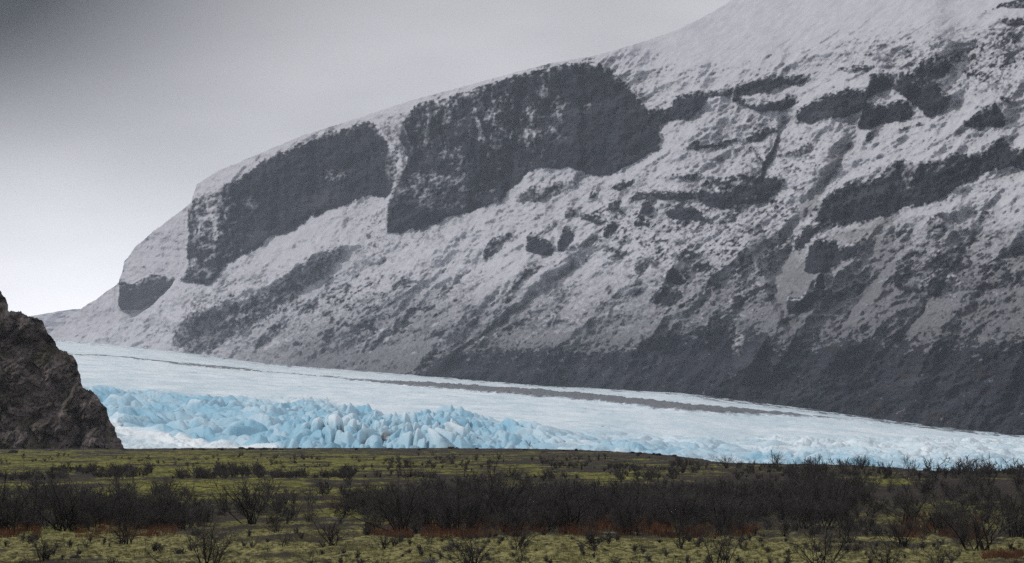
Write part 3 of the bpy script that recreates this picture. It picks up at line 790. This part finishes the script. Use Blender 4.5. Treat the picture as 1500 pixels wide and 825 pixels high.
def xy_of(u, v):
    """world x, y where photo pixel (u, v) meets the plain"""
    y = CAMZ * F / (v - HV)
    for _ in range(4):
        x = (u - CU) / F * y
        y = (CAMZ - float(ground_z(x, y))) * F / (v - HV)
    return (u - CU) / F * y, y


variants = []
for i in range(9):
    r = np.random.default_rng(40 + i)
    st, tw = grow_shrub(r, 1.0, (0.28, 0.5, 0.4)[i % 3], (8, 12, 10)[i % 3], 11, 0.0028, 2)
    vs_, fs_ = tubes(st); vt_, ft_ = tubes(tw)
    o1 = mesh_obj('stems', vs_, fs_, M_BARK, link=False); o2 = mesh_obj('twigs', vt_, ft_, M_TWIG, link=False)
    variants.append((o1, o2))
sparse = []
for i in range(4):
    r = np.random.default_rng(80 + i)
    st, tw = grow_shrub(r, 1.0, (0.22, 0.45)[i % 2], 5, 8, 0.0028, 2)
    vs_, fs_ = tubes(st); vt_, ft_ = tubes(tw)
    sparse.append((mesh_obj('stems', vs_, fs_, M_BARK, link=False), mesh_obj('twigs', vt_, ft_, M_TWIG, link=False)))


def place_shrub(u, v, hpx, wide, var, label, group=None, name='bare_shrub', cat='shrub', rot=None):
    x, y = xy_of(u, v)
    root = bpy.data.objects.new(name, None); COL.objects.link(root)
    root.location = (x, y, float(ground_z(x, y)))
    hh = hpx / F * y
    root.rotation_euler = (random.uniform(-.06, .06), random.uniform(-.06, .06), random.uniform(0, 6.28) if rot is None else rot)
    root.scale = (hh * wide, hh * wide, hh * 0.95)
    for src in var:
        c = src.copy(); COL.objects.link(c); c.parent = root
    prop(root, label, cat, group)
    return root


HERO = [  # u, base v, height px, width factor, variant, label
    (305, 838, 78, 1.0, 1, 'large spreading bare shrub in dry grass, largest one at the lower left'),
    (187, 800, 46, 1.0, 4, 'small dark bare shrub with a drooping crown left of the large spreading shrub'),
    (65, 822, 40, 1.2, 7, 'low wide bare shrub standing beside two dark stones at the lower left'),
    (88, 778, 78, 1.0, 0, 'tall dense dark shrub beside russet heath near the left edge'),
    (18, 782, 95, 1.0, 3, 'tallest black shrub against the left edge of the view'),
    (240, 772, 62, .9, 6, 'upright grey shrub at the right end of the left thicket'),
    (372, 768, 78, 1.0, 1, 'fan shaped bare shrub standing alone on the moss left of centre'),
    (590, 783, 78, 1.0, 4, 'dense black V shaped shrub at the near edge of the thicket, left of centre'),
    (484, 800, 42, 1.3, 7, 'low rounded bare shrub in the dry grass left of the black V shaped shrub'),
    (736, 764, 86, .9, 2, 'tall forked birch rising above the middle of the thicket'),
    (655, 782, 52, .9, 5, 'short dark upright shrub between the V shaped shrub and the tall birch'),
    (695, 836, 60, 1.1, 4, 'dark bushy shrub at the bottom edge right of the half hidden stone'),
    (758, 806, 40, 1.1, 1, 'small pale twigged shrub in front of the russet heath'),
    (1058, 836, 66, 1.0, 6, 'upright bare shrub at the bottom edge right of the middle'),
    (995, 806, 50, 1.0, 0, 'dark shrub in the grass at the right end of the russet heath'),
    (1205, 842, 84, 1.0, 3, 'big dark shrub at the bottom edge toward the right'),
    (1440, 808, 66, 1.5, 4, 'broad black spreading shrub standing in moss near the right edge'),
    (1322, 802, 48, 1.1, 1, 'shrub with a short dark trunk below the russet patch at right'),
    (1300, 838, 44, 1.1, 7, 'low grey shrub at the bottom edge between the two big dark shrubs at right'),
    (1378, 836, 40, 1.2, 0, 'low tangled shrub just below and left of the broad black shrub'),
    (870, 806, 36, 1.3, 7, 'low wide shrub in dry grass below the leaning bare pole'),
    (560, 806, 30, 1.3, 1, 'low wispy shrub in the grass under the black V shaped shrub'),
    (405, 782, 22, 1.2, 4, 'tiny bare shrub on the moss right of the fan shaped shrub'),
    (1492, 790, 84, 1.0, 3, 'dark shrub cut by the right edge of the view'),
]
for k, (u, v, h, wd, vi, lab) in enumerate(HERO):
    place_shrub(u, v, h * 1.12, wd * 1.1, variants[vi], lab)

# single leaning pole and birches that stand up out of the thicket
def pole(u, v, hpx, tilt, label):
    x, y = xy_of(u, v); hh = hpx / F * y
    r = np.random.default_rng(int(u))
    seg, p = [], np.array([0, 0, -0.1]); d = np.array([tilt, 0.02, 1.0]); n = 7
    for i in range(n):
        dd = d + np.array([-tilt * 0.08 * i, 0, 0]); dd = dd / np.linalg.norm(dd)
        q = p + dd * hh / n
        seg.append(np.concatenate([p, q, [0.030 * (1 - .11 * i), 0.030 * (1 - .11 * (i + 1))]])); p = q
    st = np.array(seg); tw = []
    for i in range(9):
        k = r.integers(2, n); a = st[k, :3]; dv = np.array([r.normal(0, .5), r.normal(0, .5), 0.8]) * r.uniform(.15, .4)
        tw.append(np.concatenate([a, a + dv, [0.006, 0.003]]))
    root = bpy.data.objects.new('leaning_pole', None); COL.objects.link(root); root.location = (x, y, float(ground_z(x, y)))
    v_, f_ = tubes(st); mesh_obj('trunk', v_, f_, M_BARK, parent=root)
    v_, f_ = tubes(np.array(tw)); mesh_obj('twigs', v_, f_, M_TWIG, parent=root)
    prop(root, label, 'bare sapling')
pole(926, 776, 66, 0.2, 'single leaning bare sapling, black and thin, in the middle of the thicket')

# zones of lesser shrubs: rectangle in the picture, how many, height range in px, group, label
MARKS = [(18, 'tallest black shrub'), (88, 'dense shrub near left edge'), (187, 'small drooping shrub'), (305, 'large spreading shrub'),
         (372, 'fan shaped shrub'), (484, 'low rounded shrub'), (590, 'black V shaped shrub'), (736, 'tall forked birch'), (926, 'leaning bare sapling'),
         (1058, 'upright bottom edge shrub'), (1205, 'big dark bottom shrub'), (1322, 'short trunked shrub'), (1440, 'broad black shrub'), (1492, 'half cut shrub')]


def tell(u, f, label):
    mu, nm = min(MARKS, key=lambda q: abs(q[0] - u))
    d = u - mu
    side = 'in line with' if abs(d) < 9 else (('just ' if abs(d) < 26 else 'farther ') + ('left of' if d < 0 else 'right of'))
    return ('short ' if f < 0.33 else 'mid-sized ' if f < 0.67 else 'tall ') + label + ', ' + side + ' the ' + nm


def scatter(n, box, hr, group, label, vs, wide=(0.9, 1.3), seed=0, top=None, name='bare_shrub'):
    r = np.random.default_rng(seed)
    for i in range(n):
        u = r.uniform(box[0], box[2]); v = r.uniform(box[1], box[3])
        if top is not None:
            v = max(v, lerp_pts(EDGE, u) + top)
        hh = r.uniform(*hr)
        place_shrub(u, v, hh, r.uniform(*wide), vs[r.integers(len(vs))], tell(u, (hh - hr[0]) / (hr[1] - hr[0]), label), group, name)
scatter(26, (0, 792, 1500, 850), (16, 34), 'small shrubs dotted over the dry grass', 'sparse foreground shrub', sparse, (1, 1.6), 1)
scatter(30, (0, 792, 1500, 850), (10, 22), 'small shrubs dotted over the dry grass', 'sparse foreground shrub', sparse, (1.2, 2.0), 2)
scatter(50, (540, 757, 1235, 788), (24, 76), 'shrubs along the near side of the middle thicket', 'dark shrub fronting the thicket', variants, (0.9, 1.3), 3)
scatter(46, (520, 735, 1240, 758), (18, 48), 'shrubs inside the middle thicket', 'grey shrub inside the thicket', variants, (1.0, 1.5), 4)
scatter(30, (-20, 758, 300, 780), (26, 76), 'shrubs of the left thicket', 'dark shrub in the left thicket', variants, (0.9, 1.3), 5)
scatter(12, (300, 748, 540, 775), (22, 44), 'loose shrubs left of the middle thicket', 'loose shrub on the moss', variants, (1.0, 1.5), 6)
scatter(22, (1230, 764, 1520, 800), (30, 56), 'shrubs around the russet patch at right', 'shrub near right russet patch', variants, (1.0, 1.4), 7)
scatter(26, (1060, 681, 1500, 692), (8, 32), 'scrub along the crest at right', 'thin shrub on the crest', variants[:3] + sparse, (0.8, 1.5), 8, 1.0)

# everything farther off reads as one mass of brushwood
base_lp = []
for i in range(10):
    r = np.random.default_rng(120 + i)
    st, tw = grow_shrub(r, 1.0, (0.35, 0.55)[i % 2], 8, 9, 0.0075, 1)
    sg = np.concatenate([st, tw]); sg[:, 6:] = np.maximum(sg[:, 6:], 0.0055)
    base_lp.append(sg)
segs = []
r = np.random.default_rng(5)
ZN = [(400, (500, 700, 1260, 740), (6, 24)), (190, (-30, 722, 560, 757), (10, 34)), (260, (1150, 695, 1540, 752), (10, 34)), (420, (-40, 690, 520, 703), (7, 18)),
      (300, (560, 735, 1240, 765), (20, 44)), (380, (530, 742, 1245, 786), (10, 34)), (200, (-30, 752, 300, 776), (10, 28)), (120, (1230, 745, 1530, 795), (8, 24)), (330, (-30, 785, 1530, 840), (5, 16)), (280, (-40, 668, 1000, 690), (3, 9)), (300, (900, 680, 1540, 700), (3, 12)), (160, (560, 675, 1100, 700), (4, 14)), (90, (-20, 745, 240, 765), (24, 48))]
for n, (a, b, c, d), hr in ZN:
    got = 0
    while got < n:
        u = r.uniform(a, c); v = r.uniform(b, d)
        if v < lerp_pts(EDGE, u) + 2: v = lerp_pts(EDGE, u) + r.uniform(1.5, 6)
        # leave mossy clearings
        cl = perlin(np.array([u / 90.0]), np.array([v / 14.0]), 900)[0]
        if cl > 0.12 and not (600 < u < 1200 and v > 712): got += 0.5; continue
        y = CAMZ * F / (v - HV); x = (u - CU) / F * y
        h = r.uniform(*hr) / F * y; h = min(h, 3.4)
        sg = base_lp[r.integers(10)].copy(); th = r.uniform(0, 6.28); wd = h * r.uniform(0.9, 1.5)
        cs, sn_ = math.cos(th), math.sin(th)
        for o_ in (0, 3):
            px, py = sg[:, o_].copy() * wd, sg[:, o_ + 1].copy() * wd
            sg[:, o_] = px * cs - py * sn_ + x; sg[:, o_ + 1] = px * sn_ + py * cs + y; sg[:, o_ + 2] = sg[:, o_ + 2] * h + float(ground_z(x, y))
        sg[:, 6:] *= np.clip(h, 0.7, 2.0) * (0.6 + 0.4 * y / 120.0 if y < 240 else 1.4)
        segs.append(sg); got += 1
segs = np.concatenate(segs)
print('brush segments', len(segs))
v_, f_ = tubes(segs)
bw = mesh_obj('brushwood', v_, f_, M_FAR)
prop(bw, 'far mass of leafless grey brown birch scrub across the heath', 'brushwood', kind='stuff')

# russet dwarf heath and dry grass: short upright blades in drifts
def blades(name, mat, zones, hr, wr, label, cat, seed):
    r = np.random.default_rng(seed); V_, n0 = [], 0
    for n, (a, b, c, d) in zones:
        u = r.uniform(a, c, n); v = r.uniform(b, d, n)
        keep = perlin(u / 40, v / 7, seed) > -0.12
        u, v = u[keep], v[keep]
        y = CAMZ * F / (v - HV); x = (u - CU) / F * y; z_ = ground_z(x, y)
        h = r.uniform(*hr, len(u)); ww = r.uniform(*wr, len(u)); th = r.uniform(0, math.pi, len(u))
        lx, ly = r.normal(0, .35, len(u)) * h, r.normal(0, .35, len(u)) * h
        dx, dy = np.cos(th) * ww, np.sin(th) * ww
        b0 = np.stack([x - dx, y - dy, z_ - .02], 1); b1 = np.stack([x + dx, y + dy, z_ - .02], 1)
        b2 = np.stack([x - dy * .8, y + dx * .8, z_ - .02], 1); tp = np.stack([x + lx, y + ly, z_ + h], 1)
        V_.append(np.stack([b0, b1, b2, tp], 1).reshape(-1, 3))
    V_ = np.concatenate(V_); n = len(V_) // 4
    f = (np.array([[0, 1, 3], [1, 2, 3], [2, 0, 3]])[None] + (np.arange(n) * 4)[:, None, None]).reshape(-1, 3)
    o = mesh_obj(name, V_, f, mat, smooth=False)
    prop(o, label, cat, kind='stuff')
blades('russet_heath', M_RED, [(11000, (690, 764, 985, 791)), (5000, (540, 770, 700, 793)), (6000, (1310, 758, 1440, 790)), (1800, (-10, 770, 60, 785)), (2500, (110, 766, 260, 788)), (2500, (985, 778, 1120, 792)), (900, (470, 730, 560, 745)), (900, (1440, 815, 1500, 826))],
       (0.08, 0.30), (0.006, 0.018), 'rust red dwarf heath in drifts at the foot of the thicket', 'heath', 11)
blades('grass', M_GRASS, [(60000, (-60, 774, 1560, 845)), (12000, (-60, 700, 560, 772)), (5000, (1240, 745, 1540, 775))],
       (0.03, 0.12), (0.004, 0.012), 'short dry yellow green grass tufts over the foreground', 'grass', 12)

# ------------------------------------------------------------------ stones
def stone_mesh(seed, mat):
    r = np.random.default_rng(seed)
    nu, nv = 18, 12
    th = np.linspace(0, 2 * math.pi, nu, endpoint=False); ph = np.linspace(0.02, math.pi - 0.02, nv)
    T, Pp = np.meshgrid(th, ph)
    d = np.stack([np.cos(T) * np.sin(Pp), np.sin(T) * np.sin(Pp), np.cos(Pp)], -1)
    rad = np.ones(T.shape)
    for _ in range(11):                           # facets cut by random planes
        nrm = r.normal(size=3); nrm /= np.linalg.norm(nrm); off = r.uniform(0.55, 0.95)
        dot = d @ nrm
        rad = np.where(dot > 1e-3, np.minimum(rad, off / np.maximum(dot, 1e-3)), rad)
    rad = rad * (1 + 0.04 * r.normal(size=T.shape))
    P_ = d * rad[..., None]
    i = np.arange(nu * nv).reshape(nv, nu); j = np.roll(i, -1, 1)
    f = np.stack([i[:-1], i[1:], j[1:], j[:-1]], -1).reshape(-1, 4)
    return mesh_obj('boulder', P_.reshape(-1, 3), f, mat, smooth=False, link=False)
SG = [stone_mesh(i, M_BOULD) for i in range(4)]
SB = [stone_mesh(i + 9, M_BOULD2) for i in range(5)]
def stone(u, v, wpx, hpx, src, label, group=None):
    x, y = xy_of(u, v)
    o = src.copy(); COL.objects.link(o)
    o.location = (x, y, float(ground_z(x, y)) + 0.15 * hpx / F * y)
    o.scale = (wpx / 2 / F * y, wpx / 2.4 / F * y, hpx / 1.5 / F * y)
    o.rotation_euler = (random.uniform(-.2, .2), random.uniform(-.2, .2), random.uniform(-.4, .4))
    prop(o, label, 'boulder', group)
stone(632, 826, 38, 9, SG[0], 'half buried grey stone at the bottom edge left of the dark bushy shrub')
stone(492, 764, 34, 7, SG[1], 'flat pale grey stone at the left foot of the middle thicket')
stone(1408, 755, 18, 7, SG[2], 'small pale boulder on the moss above the broad black shrub at right')
stone(110, 819, 17, 8, SB[0], 'black stone in the grass, right one of a close pair at the lower left')
stone(90, 822, 11, 5, SB[1], 'smaller black stone in the grass, left one of a close pair at the lower left')
stone(18, 663, 20, 7, SB[2], 'dark boulder at the foot of the crag on the left edge')
stone(75, 661, 10, 4, SG[3], 'small grey boulder below the crag near the left end of the crest')
r = np.random.default_rng(77)
for i in range(46):
    u = r.uniform(150, 420) if i < 22 else (r.uniform(420, 1060) if i < 42 else r.uniform(1150, 1500))
    stone(u, float(lerp_pts(EDGE, u)) + r.uniform(1.2, 3.0), r.uniform(4, 12), r.uniform(2.2, 5.0), SB[r.integers(5)],
          'small black boulder on the crest of the heath in front of the ice', 'black boulders along the crest')
for i in range(14):
    u = r.uniform(760, 1100)
    stone(u, float(lerp_pts(EDGE, u)) + r.uniform(5, 22), r.uniform(5, 12), r.uniform(2, 4), SG[r.integers(4)],
          'small grey stone on the dark slope just below the middle of the crest', 'grey stones below the crest')

# ------------------------------------------------------------------ haze
def haze(x0, x1, y0, y1, z0, z1, density):
    v = np.array([(x, y, z_) for x in (x0, x1) for y in (y0, y1) for z_ in (z0, z1)], float)
    f = np.array([[0, 1, 3, 2], [4, 6, 7, 5], [0, 4, 5, 1], [2, 3, 7, 6], [0, 2, 6, 4], [1, 5, 7, 3]])
    m = bpy.data.materials.new('pale haze'); m.use_nodes = True
    nt = m.node_tree; nt.nodes.clear()
    pv = nt.nodes.new('ShaderNodeVolumePrincipled'); out = nt.nodes.new('ShaderNodeOutputMaterial')
    pv.inputs['Color'].default_value = (0.80, 0.87, 1.0, 1); pv.inputs['Density'].default_value = density
    pv.inputs['Anisotropy'].default_value = 0.25
    nt.links.new(pv.outputs[0], out.inputs['Volume'])
    o = mesh_obj('haze', v, f, m, smooth=False)
    prop(o, 'thin pale mist between the heath and the far mountain', 'haze', kind='stuff')
haze(-43500, 43500, -300, 14200, -40, 1150, 2.7e-5)
